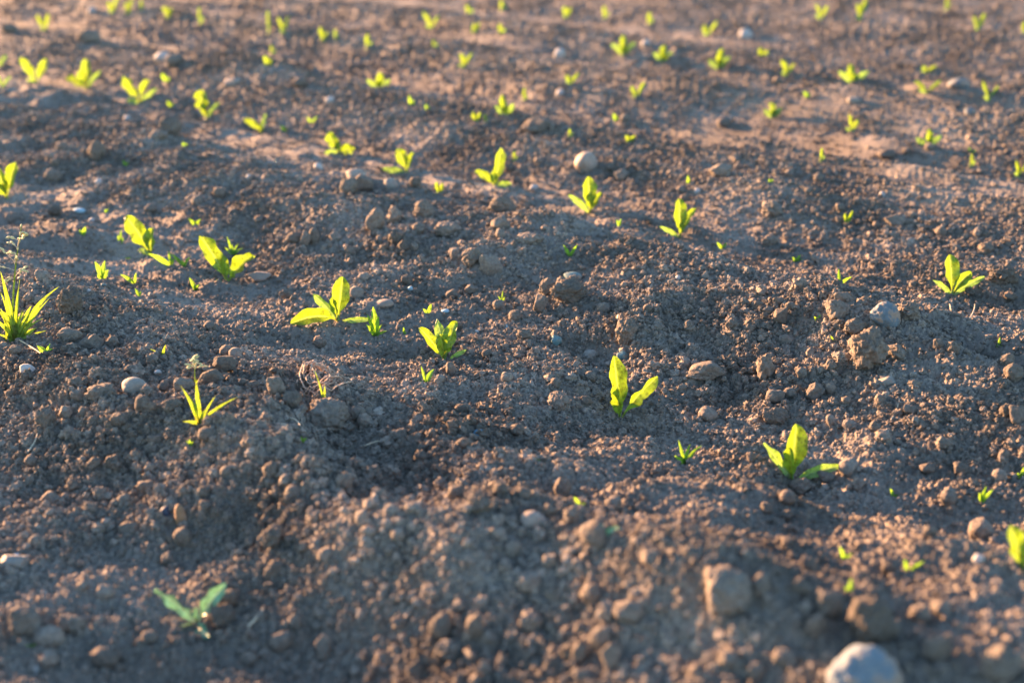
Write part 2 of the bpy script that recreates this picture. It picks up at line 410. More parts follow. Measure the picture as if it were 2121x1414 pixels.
def clod_shape(seed, kind, sub=4):
    v, f = ICO[sub]; r = np.random.default_rng(seed)
    if kind == 'pebble':
        rad = 1 + .20 * sn3(v * 1.8, seed) + .07 * sn3(v * 4, seed + 1) + .012 * sn3(v * 11, seed + 2)
        return v * rad[:, None], f
    nplane = {'clod': 18, 'rough': 16, 'slab': 11, 'rock': 12, 'round': 40}[kind]
    ga = np.arange(nplane) + .5; th = np.arccos(1 - 2 * ga / nplane); fi = math.pi * (1 + 5 ** .5) * ga + r.uniform(0, 6)
    d = np.stack([np.cos(fi) * np.sin(th), np.sin(fi) * np.sin(th), np.cos(th)], 1) + r.normal(size=(nplane, 3)) * .22
    d /= np.linalg.norm(d, axis=1)[:, None]
    off = r.uniform(.72, 1.0, nplane)
    cosv = v @ d.T
    rr = np.where(cosv > .05, off[None] / np.maximum(cosv, .05), 9.0)
    k = {'clod': 14, 'rough': 9, 'slab': 24, 'rock': 30, 'round': 7}[kind]
    rad = (np.sum(rr ** -k, axis=1)) ** (-1 / k)         # soft minimum
    rad = np.minimum(rad / rad.mean(), 1.4)
    am = {'clod': .13, 'rough': .21, 'slab': .06, 'rock': .05, 'round': .07}[kind]
    from mathutils import noise as mn
    def nn(k, sd): return np.array([mn.noise(Vector((q[0] * k + sd, q[1] * k - sd, q[2] * k + 2 * sd))) for q in v])
    def lumps(k, sd): return np.array([.45 - mn.voronoi(Vector((q[0] * k + sd, q[1] * k, q[2] * k - sd)))[0][0] for q in v])
    rad = rad * (1 + am * 1.3 * nn(2.1, seed) + am * .9 * nn(4.7, seed + 3) + am * .6 * nn(11, seed + 5))
    if kind in ('rough', 'clod'): rad = rad * (1 + am * .55 * lumps(3.6, seed) + am * .35 * lumps(8, seed + 1))
    if sub > 4: rad = rad * (1 + am * .3 * nn(23, seed + 7))
    v = v * rad[:, None]; v -= (v.max(0) + v.min(0)) / 2
    return v / np.abs(v).max(0), f
SHAPES = {}
def shape_mesh(kind, var, sub, m):
    key = (kind, var, sub, m.name)
    if key not in SHAPES:
        v, f = clod_shape(hash((kind, var)) % 9999 if False else var * 37 + len(kind) * 101, kind, sub)
        mm = bpy.data.meshes.new(kind); fill_mesh(mm, v, f); mm.materials.append(m); SHAPES[key] = mm
    return SHAPES[key]
LM = []          # landmarks: px, py, phrase
ROCKS = []       # (obj, px, py, w)
def place_rock(px, py, w, h, kind='clod', m=None, name='soil_clod', cat='clod', group=None, label=None, var=None, yaw=None, sink=.22, dep=None):
    m = m or M_clod
    wpx = w
    p = hit(px, py + .30 * h)
    zc = depth(p.x, p.y, p.z); s = zc / F
    W = w * s; Hh = h * s / (CP * .92)
    Dp = dep * W if dep else min(W, max(Hh, W * .75))
    # centre a little further away than the visible foot
    cx = p.x; cy = p.y + .22 * Dp
    gz = p.z + .10 * Hh
    o = bpy.data.objects.new(name, shape_mesh(kind, var if var is not None else rnd.randrange(14), 5 if w > 40 else 4 if w > 20 else 3, m))
    C.objects.link(o)
    big = 1.06
    o.scale = (W / 2 * big, Dp / 2 * big, Hh / 2 * big)
    o.rotation_euler = (rnd.uniform(-.12, .12), rnd.uniform(-.15, .15), 0) if yaw is None else (0, yaw, 0)
    o.location = (cx, cy, gz + Hh * (.34 - sink * .5))
    o['category'] = cat
    if group: o['group'] = group
    if label: o['label'] = label
    ROCKS.append((o, px, py, w))
    return o

STONES = [ # px, py, w, h, kind, material, name, label, landmark phrase
 (1796, 1412, 156, 120, 'round', 'big', 'stone', 'large smooth blue and tan stone cut by the bottom edge of the photo', 'the large blue stone'),
 (1835, 655, 62, 50, 'round', 'blue', 'stone', 'round blue grey stone half caked in soil, right of the two tan clods', 'the half caked blue stone'),
 (1213, 340, 44, 42, 'pebble', 'beige', 'stone', 'smooth upright beige stone standing behind the second row of seedlings', 'the upright beige stone'),
 (1188, 572, 32, 13, 'pebble', 'teal', 'pebble', 'thin blue green pebble lying above the largest wide clod', 'the thin blue green pebble'),
 (1152, 705, 25, 17, 'rock', 'teal', 'pebble', 'angular teal pebble below the bank left of the dark hollow', 'the angular teal pebble'),
 (1223, 736, 30, 19, 'round', 'grey', 'pebble', 'flat oval brown grey pebble just left of the tall notched seedling tip', 'the flat oval pebble'),
 (1290, 739, 25, 19, 'rock', 'teal', 'pebble', 'dark teal chip just right of the tall notched seedling tip', 'the dark teal chip'),
 (57, 767, 28, 20, 'pebble', 'white', 'pebble', 'bright white pebble on the left below the grass clump', 'the bright white pebble'),
 (275, 803, 52, 28, 'pebble', 'grey', 'stone', 'smooth domed grey green stone left of the grass tuft', 'the domed grey stone'),
 (326, 772, 15, 10, 'pebble', 'white', 'pebble', 'tiny white pebble above the domed grey green stone', None),
 (992, 900, 24, 16, 'pebble', 'bright', 'pebble', 'bright blue rounded pebble below the dry root tangle and seedling', 'the bright blue pebble'),
 (343, 1060, 22, 24, 'rock', 'dark', 'pebble', 'dark navy pebble on the shaded left slope', 'the dark navy pebble'),
 (373, 1072, 24, 42, 'pebble', 'brown', 'pebble', 'upright brown pebble beside the dark navy pebble', None),
 (1104, 1083, 54, 30, 'pebble', 'beige', 'pebble', 'oblong beige pebble lying in the lower middle', 'the oblong beige pebble'),
 (1838, 791, 36, 20, 'rock', 'grey', 'stone', 'pale grey flat stone at the foot of the big rough clod', 'the pale flat stone'),
 (1545, 74, 28, 20, 'pebble', 'white', 'pebble', 'blurred bright white stone far back right of centre', None),
 (1158, 114, 22, 20, 'pebble', 'white', 'pebble', 'blurred white stone far back left of the blurred tall seedling', None),
 (1338, 91, 18, 15, 'pebble', 'white', 'pebble', 'blurred small white stone between two far seedlings', None),
 (1161, 194, 18, 16, 'pebble', 'white', 'pebble', 'small white stone below a pale far seedling in the middle', None),
 (682, 210, 19, 15, 'pebble', 'white', 'pebble', 'small white stone on the far slope above the second row', None),
 (335, 121, 32, 22, 'pebble', 'white', 'stone', 'glossy tilted white stone catching the sun at upper left', None),
 (480, 172, 40, 18, 'rock', 'beige', 'stone', 'glossy flat stone on a small ridge at upper left', None),
 (203, 379, 16, 14, 'pebble', 'white', 'pebble', 'small white pebble right of the cropped left edge seedling', None),
 (190, 24, 18, 16, 'pebble', 'white', 'pebble', 'blurred pale stone near the upper left corner', None),
 (263, 246, 14, 12, 'pebble', 'white', 'pebble', 'small white pebble below the third seedling of the second row', None),
 (515, 368, 12, 12, 'pebble', 'white', 'pebble', 'small white pebble left of the pale pair between the rows', None),
 (660, 346, 16, 14, 'pebble', 'white', 'pebble', 'white pebble just below the two leaf seedling with round leaf', None),
 (1105, 391, 18, 13, 'pebble', 'white', 'pebble', 'pale pebble right of the curved four leaf seedling', None),
 (1405, 577, 12, 12, 'pebble', 'white', 'pebble', 'tiny white pebble on the crest of the bank', None),
 (20, 1166, 60, 30, 'slab', 'grey', 'stone', 'flat pale grey stone at the left edge in the foreground', 'the flat stone at the left edge'),
 (36, 1150, 14, 8, 'pebble', 'pale', 'pebble', 'pale blue green chip on the flat stone at the left edge', None),
 (934, 1335, 18, 16, 'rock', 'pale', 'pebble', 'sky blue chip beside an upright blurred clod near the bottom', None),
 (1223, 1030, 12, 8, 'rock', 'pale', 'pebble', 'small sky blue chip right of the upright pinkish clod', None),
 (72, 1388, 20, 20, 'rock', 'white', 'pebble', 'pale lilac chip near the bottom left corner', None),
 (2011, 234, 26, 16, 'pebble', 'blue', 'stone', 'blurred blue grey stone at far right', None),
 (1987, 176, 42, 22, 'pebble', 'blue', 'stone', 'blurred wide blue stone far right beside a two leaf seedling', None),
 (1770, 209, 28, 14, 'pebble', 'grey', 'stone', 'blurred pale grey stone below a far seedling', None),
 (811, 383, 24, 24, 'pebble', 'grey', 'stone', 'pale rounded stone below the seedling with a flat left leaf', None),
 (740, 365, 36, 26, 'pebble', 'beige', 'stone', 'tan stone on top of the clods left of centre', None),
 (850, 597, 10, 8, 'rock', 'pale', 'pebble', 'tiny pale blue chip on the left part of the bank', None),
 (922, 645, 16, 7, 'pebble', 'pale', 'pebble', 'thin pale blue pebble above the four leaf middle seedling', None),
 (988, 687, 9, 7, 'pebble', 'white', 'pebble', 'tiny white chip right of the four leaf middle seedling', None),
 (1047, 677, 9, 9, 'rock', 'pale', 'pebble', 'tiny pale blue chip left of the angular teal pebble', None),
 (185, 603, 10, 8, 'pebble', 'white', 'pebble', 'tiny pale pebble right of the split grey clod', None),
 (166, 437, 26, 9, 'pebble', 'pale', 'pebble', 'thin pale blue pebble above the left seedlings', None),
 (190, 457, 14, 10, 'pebble', 'white', 'pebble', 'white pebble beside the small blurred weed at left', None),
 (1828, 405, 12, 12, 'pebble', 'white', 'pebble', 'small white pebble on the lit slope at right', None),
 (1445, 397, 14, 10, 'pebble', 'white', 'pebble', 'small white pebble above the rightmost upright second row seedling', None),
 (792, 632, 40, 15, 'pebble', 'tan', 'pebble', 'flat tan pebble above the narrow leaved weed', None),
 (2026, 1160, 22, 18, 'pebble', 'white', 'pebble', 'pale rounded pebble left of the cropped right edge seedling', None),
 (535, 573, 50, 16, 'slab', 'tan', 'stone', 'flat beige stone right of the wavy leaf seedling foot', None),
 (215, 590, 10, 6, 'pebble', 'teal', 'pebble', 'small teal chip among crumbs at left', None),
]
for (px, py, w, h, kind, mk, nm, lab, lmk) in STONES:
    place_rock(px, py, w, h, kind, MS[mk], nm, nm, 'scattered stones and pebbles', lab, var=rnd.randrange(8), sink=.42)
    if lmk: LM.append((px, py, lmk))

BIG = [ # clods that have a look of their own
 (1180, 612, 80, 50, 'rough', 'widest brown clod with a ragged rim on the bank', 'the widest clod'),
 (1138, 598, 42, 34, 'clod', 'grey clod leaning against the left end of the widest clod', None),
 (1018, 553, 46, 42, 'rock', 'flat faced angular clod on the bank left of the widest clod', 'the flat faced clod'),
 (978, 537, 42, 40, 'clod', 'brown lump just left of the flat faced angular clod', None),
 (683, 869, 78, 62, 'clod', 'large domed clod below the dry root tangle', 'the large domed clod'),
 (1802, 740, 76, 92, 'rough', 'tall rough crumbly clod at right lit on its left side', 'the tall rough clod'),
 (1736, 650, 48, 42, 'clod', 'tan rounded clod left of the half caked blue stone', 'the tan rounded clod'),
 (1775, 681, 50, 32, 'clod', 'tan clod between the blue stone and the tall rough clod', None),
 (1858, 735, 36, 32, 'rough', 'crumbly clod touching the right side of the tall rough clod', None),
 (1463, 773, 82, 36, 'slab', 'long flat wedge shaped clod right of the tall notched seedling', 'the wedge shaped clod'),
 (1586, 772, 36, 60, 'rough', 'narrow upright clod right of the wedge shaped clod', None),
 (145, 628, 54, 54, 'rough', 'split grey brown clod right of the tall grass clump', 'the split grey clod'),
 (1512, 1240, 96, 90, 'clod', 'big round blurred clod in the foreground lit on its left side', 'the big round clod'),
 (1810, 1298, 96, 96, 'clod', 'big tan blurred clod right behind the large blue stone', 'the big tan clod'),
 (1718, 1260, 56, 54, 'clod', 'blurred reddish clod left of the big tan clod', None),
 (1302, 1276, 66, 46, 'clod', 'blurred foreground clod with a bright orange lit left end', None),
 (1166, 1017, 38, 48, 'clod', 'upright pinkish clod above the oblong beige pebble', 'the upright pinkish clod'),
 (1158, 839, 46, 40, 'clod', 'rounded clod left of the tall notched seedling foot', None),
 (1606, 868, 52, 38, 'clod', 'tan clod just behind the oval leaf seedling tip', None),
 (1758, 974, 40, 34, 'round', 'round smooth clod right of the oval leaf seedling', None),
 (2083, 1385, 86, 72, 'clod', 'big blurred clod at the lower right corner', None),
 (207, 822, 64, 38, 'clod', 'wide flat clod on the lit crest left of the domed stone', None),
 (295, 843, 32, 36, 'round', 'small round clod just below the domed grey stone', None),
 (572, 806, 40, 40, 'clod', 'angular clod left of the dry root tangle', None),
 (436, 788, 56, 36, 'slab', 'blocky clod right behind the upright grass tuft', None),
 (187, 714, 50, 32, 'slab', 'cracked grey slab clod below the split grey clod', None),
 (1297, 694, 46, 58, 'rough', 'brown lumpy mound clod above the tall notched seedling', None),
 (911, 1308, 48, 56, 'round', 'upright grey blurred clod near the bottom middle', None),
 (1884, 651, 48, 42, 'rough', 'crumbly clod touching the right side of the blue stone', None),
 (1040, 430, 58, 36, 'clod', 'large clod left of the second row seedling with four leaves', None),
 (1117, 267, 72, 32, 'clod', 'wide dark blurred clod far back in the middle', None),
 (460, 1283, 52, 48, 'clod', 'grey clod touching the shaded foreground seedling', None),
]
for (px, py, w, h, kind, lab, lmk) in BIG:
    place_rock(px, py, w, h, kind, None, 'soil_clod', 'clod', 'soil clods', lab)
    if lmk: LM.append((px, py, lmk))
CL = """87,577,30,27 60,620,24,20 143,698,50,24 160,822,28,22 360,842,42,26 303,810,26,20 463,757,50,28 380,800,40,26
605,832,38,32 523,803,26,20 157,798,34,24 467,730,26,22 488,737,28,24 593,610,30,20 633,500,22,30 650,495,22,34 610,497,34,24 662,712,28,24
112,440,28,22 27,453,34,18 503,793,20,14 273,767,38,18 777,463,38,46 815,453,32,38 818,497,28,27 837,513,26,24 878,440,44,40 867,477,27,24
928,480,56,30 1037,467,40,30 1037,488,20,20 1097,500,60,24 942,528,20,22 977,603,28,20 937,613,27,20 1120,633,30,34 1033,635,24,20
1067,658,27,22 738,613,30,28 753,577,24,17 843,583,24,20 1250,642,28,22 1087,697,36,24 1223,783,22,20 933,767,20,27 742,860,30,28
607,833,30,30 1008,735,20,17 727,523,24,22 693,493,24,20 1747,617,38,20 1617,660,30,32 1614,625,26,17 1636,637,20,18 1427,678,25,25
1661,777,22,26 1689,817,40,34 1637,817,26,20 1606,825,40,26 1824,833,25,25 1754,833,20,18 1896,797,30,17 1721,808,20,24 1944,713,22,20
1974,723,28,26 2027,725,20,18 2100,777,38,36 2087,750,30,30 2080,575,60,40 2094,617,28,20 1600,440,42,36 1854,460,40,20 2045,520,30,28
1467,862,40,26 1517,673,30,24 1554,683,26,20 1629,707,34,20 1594,500,34,22 1680,733,20,22 93,872,44,44 135,856,26,22 191,874,26,20
245,876,38,30 174,856,24,20 63,958,26,22 195,963,30,24 232,963,30,30 148,1010,32,26 104,1037,38,28 300,1012,38,24 187,1052,24,20
72,1125,26,26 265,1100,42,26 378,1117,38,38 558,1121,48,44 421,1023,26,26 560,982,34,40 317,915,34,20 428,904,38,26 52,1295,74,60
148,1297,56,36 100,1325,60,40 217,1230,40,28 217,1365,62,38 515,1369,38,30 582,1334,48,36 669,1343,34,42 610,1291,30,30 469,1243,46,30
569,1186,42,38 100,1373,40,36 347,1160,30,26 171,1217,24,22 1037,1017,36,28 944,1026,34,30 989,1052,56,44 755,874,34,28 822,908,44,28
889,880,26,26 872,952,30,26 785,1026,30,22 772,1047,40,30 750,1078,30,36 763,1106,36,26 811,1060,34,22 712,1004,34,40 824,1110,30,24
1033,1110,38,30 1063,1143,38,38 1093,1217,52,44 1232,1113,58,52 1226,1234,50,42 1185,1073,34,34 1137,1165,30,26 1100,1295,52,40
985,1299,38,46 1243,1325,42,46 1202,1356,38,46 1263,1364,38,50 1211,1406,50,30 1046,1176,30,30 859,1395,36,36 1271,1047,34,26
1350,1160,42,34 1659,1013,44,38 1714,991,40,22 1779,1006,30,26 1692,1299,46,46 1657,1217,42,38 1577,1217,38,46 1510,1372,50,34
1566,1395,38,34 1631,1369,62,34 1944,1347,62,50 2031,1104,48,46 1905,1278,46,36 1952,1265,38,32 1840,1180,26,26 1675,1173,34,32
1631,1035,34,26 1631,1070,28,22 1588,1056,26,24 1631,1126,26,20 1831,909,36,30 1955,922,30,26 1761,885,34,22 1813,887,24,20
1720,874,18,24 1887,852,34,20 2109,865,38,34 1991,974,30,24 1965,1034,34,36 1922,974,34,22 2087,852,28,24 1926,1104,30,24 1557,950,20,20
1267,350,24,20 1287,367,30,26 722,393,36,34 752,385,40,34 859,382,24,22 353,267,44,36 327,283,36,20 360,130,36,26 200,320,36,44
110,368,36,24 453,403,26,22 183,80,50,26 623,175,36,20 20,62,40,18 1494,357,46,26 1500,257,28,18 1837,323,40,20 1611,170,18,16""".split()
for c in CL:
    px, py, w, h = map(float, c.split(','))
    place_rock(px, py, w, h, rnd.choice(['clod', 'clod', 'rough', 'round', 'rock']), None, 'soil_clod', 'clod', 'soil clods')
# more of the same size class, thicker on the banks
need = 300 - len([r for r in ROCKS if r[0]['category'] == 'clod'])
taken = [(r[1], r[2], r[3]) for r in ROCKS]
tries = 0
while need > 0 and tries < 6000:
    tries += 1
    px = rnd.uniform(0, W0); py = rnd.uniform(230, 1400)
    q = plane_pt(px, py)
    if rnd.random() > float(rough_mask(np.array([q[0]]), np.array([q[1]]))[0]) ** 1.3: continue
    w = rnd.uniform(16, 26) * (.75 + .5 * py / 1000)
    if any(abs(px - a) < (w + c) * .55 and abs(py - b) < (w + c) * .45 for a, b, c in taken): continue
    place_rock(px, py, w, w * rnd.uniform(.65, .95), rnd.choice(['clod', 'rough', 'round', 'clod']), None, 'soil_clod', 'clod', 'soil clods')
    taken.append((px, py, w)); need -= 1

# ---------------------------------------------------------------- leaves
def leaf_mesh(name, P0, P1, P2, width, kind, m, twist=0.0, fold=.35, wave=0.0, seed=0, notch=()):
    """a leaf along a quadratic curve, opened towards the viewer side and turned by twist"""
    NS, NWID = (22, 8) if kind != 'grass' else (16, 4)
    P0, P1, P2 = map(np.array, (P0, P1, P2)); r = np.random.default_rng(seed)
    L = np.linalg.norm(P2 - P0); s = (1 - np.cos(np.linspace(0, math.pi, NS + 1))) / 2
    co = []; uv = []
    ph = r.uniform(0, 6.28)
    for si in s:
        c = (1 - si) ** 2 * P0 + 2 * si * (1 - si) * P1 + si ** 2 * P2
        t = 2 * (1 - si) * (P1 - P0) + 2 * si * (P2 - P1); t /= np.linalg.norm(t) + 1e-9
        view = np.array([0, -1, .25]); wv = np.cross(view, t); wv /= np.linalg.norm(wv) + 1e-9
        nv = np.cross(t, wv)
        tw = twist + .25 * (si - .5) * (1 if seed % 2 else -1)
        w2 = wv * math.cos(tw) + nv * math.sin(tw); n2 = np.cross(t, w2)
        if kind == 'leaf':
            s0 = .26; pet = .13 * (1 - .3 * si)
            if si < s0: ww = pet + (.0 if si < .12 else (si - .12) * .5)
            else:
                q = (si - s0) / (1 - s0); ww = max(pet * (1 - q) + .07, 0) + 1.0 * math.sin(math.pi * min(1, q ** 1.12)) ** .62 if q < 1 else .0
                ww = min(ww, 1.0)
        elif kind == 'cot':
            q = si; ww = .14 + .86 * (math.sin(math.pi * q ** 1.35) ** .75 if 0 < q < 1 else 0)
            if si > .995: ww = .0
        elif kind == 'lance':
            ww = .12 + .88 * (math.sin(math.pi * si ** .95) ** 1.1 if 0 < si < 1 else 0)
            if si > .995: ww = 0
        else:
            ww = (1 - si ** 2.2) * (.75 + .25 * math.sin(math.pi * si))
        for j in range(NWID + 1):
            e = j / NWID * 2 - 1
            wl = width * ww / 2
            for (ns, nside, nd) in notch:
                if nside * e > 0: wl *= 1 - nd * math.exp(-((si - ns) / .045) ** 2)
            lift = abs(e) * fold * wl
            wob = wave * width * .26 * math.sin(si * 17 + ph + e * 1.5) * abs(e) ** 1.5 * (1 if si > .25 else 0)
            bul = width * .03 * math.sin(si * 31 + ph) * (1 - abs(e)) * (1 if kind == 'leaf' and si > .3 else 0)
            co.append(c + w2 * (e * wl * (1 + wave * .13 * math.sin(si * 21 + ph * 2 + e * 2))) + n2 * (lift + wob + bul)); uv.append((j / NWID, si))
    f = []
    for i in range(NS):
        for j in range(NWID):
            a = i * (NWID + 1) + j; f.append((a, a + 1, a + NWID + 2, a + NWID + 1))
    mm = bpy.data.meshes.new(name); f = np.array(f); fill_mesh(mm, np.array(co), f)
    ul = mm.uv_layers.new(name='UVMap'); ul.data.foreach_set('uv', np.array(uv, np.float32)[f.ravel()].ravel())
    mm.materials.append(m); return mm
def tube_mesh(name, paths, m, sides=5):
    co = []; f = []
    for (pts, r0, r1) in paths:
        pts = [np.array(p, float) for p in pts]; n = len(pts); b0 = len(co)
        for i, p in enumerate(pts):
            t = pts[min(i + 1, n - 1)] - pts[max(i - 1, 0)]; t /= np.linalg.norm(t) + 1e-12
            a = np.cross(t, [0.31, .2, .93]); a /= np.linalg.norm(a) + 1e-9; b = np.cross(t, a)
            rr = r0 + (r1 - r0) * i / (n - 1)
            for k in range(sides):
                an = 6.2832 * k / sides; co.append(p + rr * (a * math.cos(an) + b * math.sin(an)))
        for i in range(n - 1):
            for k in range(sides):
                f.append((b0 + i * sides + k, b0 + i * sides + (k + 1) % sides, b0 + (i + 1) * sides + (k + 1) % sides, b0 + (i + 1) * sides + k))
    mm = bpy.data.meshes.new(name); fill_mesh(mm, np.array(co), np.array(f)); mm.materials.append(m)
    ul = mm.uv_layers.new(name='UVMap'); ul.data.foreach_set('uv', np.tile(np.array([.36, .5], np.float32), len(f) * 4)); return mm
def bez(p0, p1, p2, n=10):
    p0, p1, p2 = map(np.array, (p0, p1, p2)); return [(1 - t) ** 2 * p0 + 2 * t * (1 - t) * p1 + t * t * p2 for t in np.linspace(0, 1, n)]
def empty(name, loc, label, cat, group=None):
    e = bpy.data.objects.new(name, None); e.empty_display_size = .02; C.objects.link(e); e.location = loc
    if label: e['label'] = label
    e['category'] = cat
    if group: e['group'] = group
    return e
def child(name, mesh, parent):
    o = bpy.data.objects.new(name, mesh); C.objects.link(o); o.parent = parent; return o
def offset(dx, dy, s, lean):
    """a shift of (dx, dy) photo pixels at this distance as a shift in metres, with a lean away from the viewer"""
    Ln = math.hypot(dx, dy) * s
    ly = lean * Ln
    dz = (dy * s - ly * SP) / CP
    if dz < .004:
        dz = .004; ly = (dy * s - dz * CP) / SP
    return np.array([dx * s, ly, dz])
def add_leaf(e, s, dx, dy, w, kind, m, name='leaf', lean=None, bend=None, seed=0, bx=0, notch=(), twist=None, wave=.5, fold=None):
    r = random.Random(seed * 7 + 3)
    lean = r.uniform(-.35, .35) if lean is None else lean
    d = offset(dx, dy, s, lean); L = np.linalg.norm(d)
    b0 = np.array([bx * s, 0, -.002])
    up = r.uniform(.02, .16) if bend is None else bend
    mid = b0 + d * .5 + np.array([-d[0] * .18, 0, L * up])
    tw = r.uniform(-.5, .5) if twist is None else twist
    fo = r.uniform(.5, 1.0) if kind == 'leaf' else r.uniform(.2, .6) if fold is None else fold
    w = w * (.88 if kind == 'leaf' else 1)
    mm = leaf_mesh(name, b0, mid, b0 + d, w * s / max(.7, math.cos(tw)), kind, m, tw, fo, wave, seed, notch)
    return child(name, mm, e)

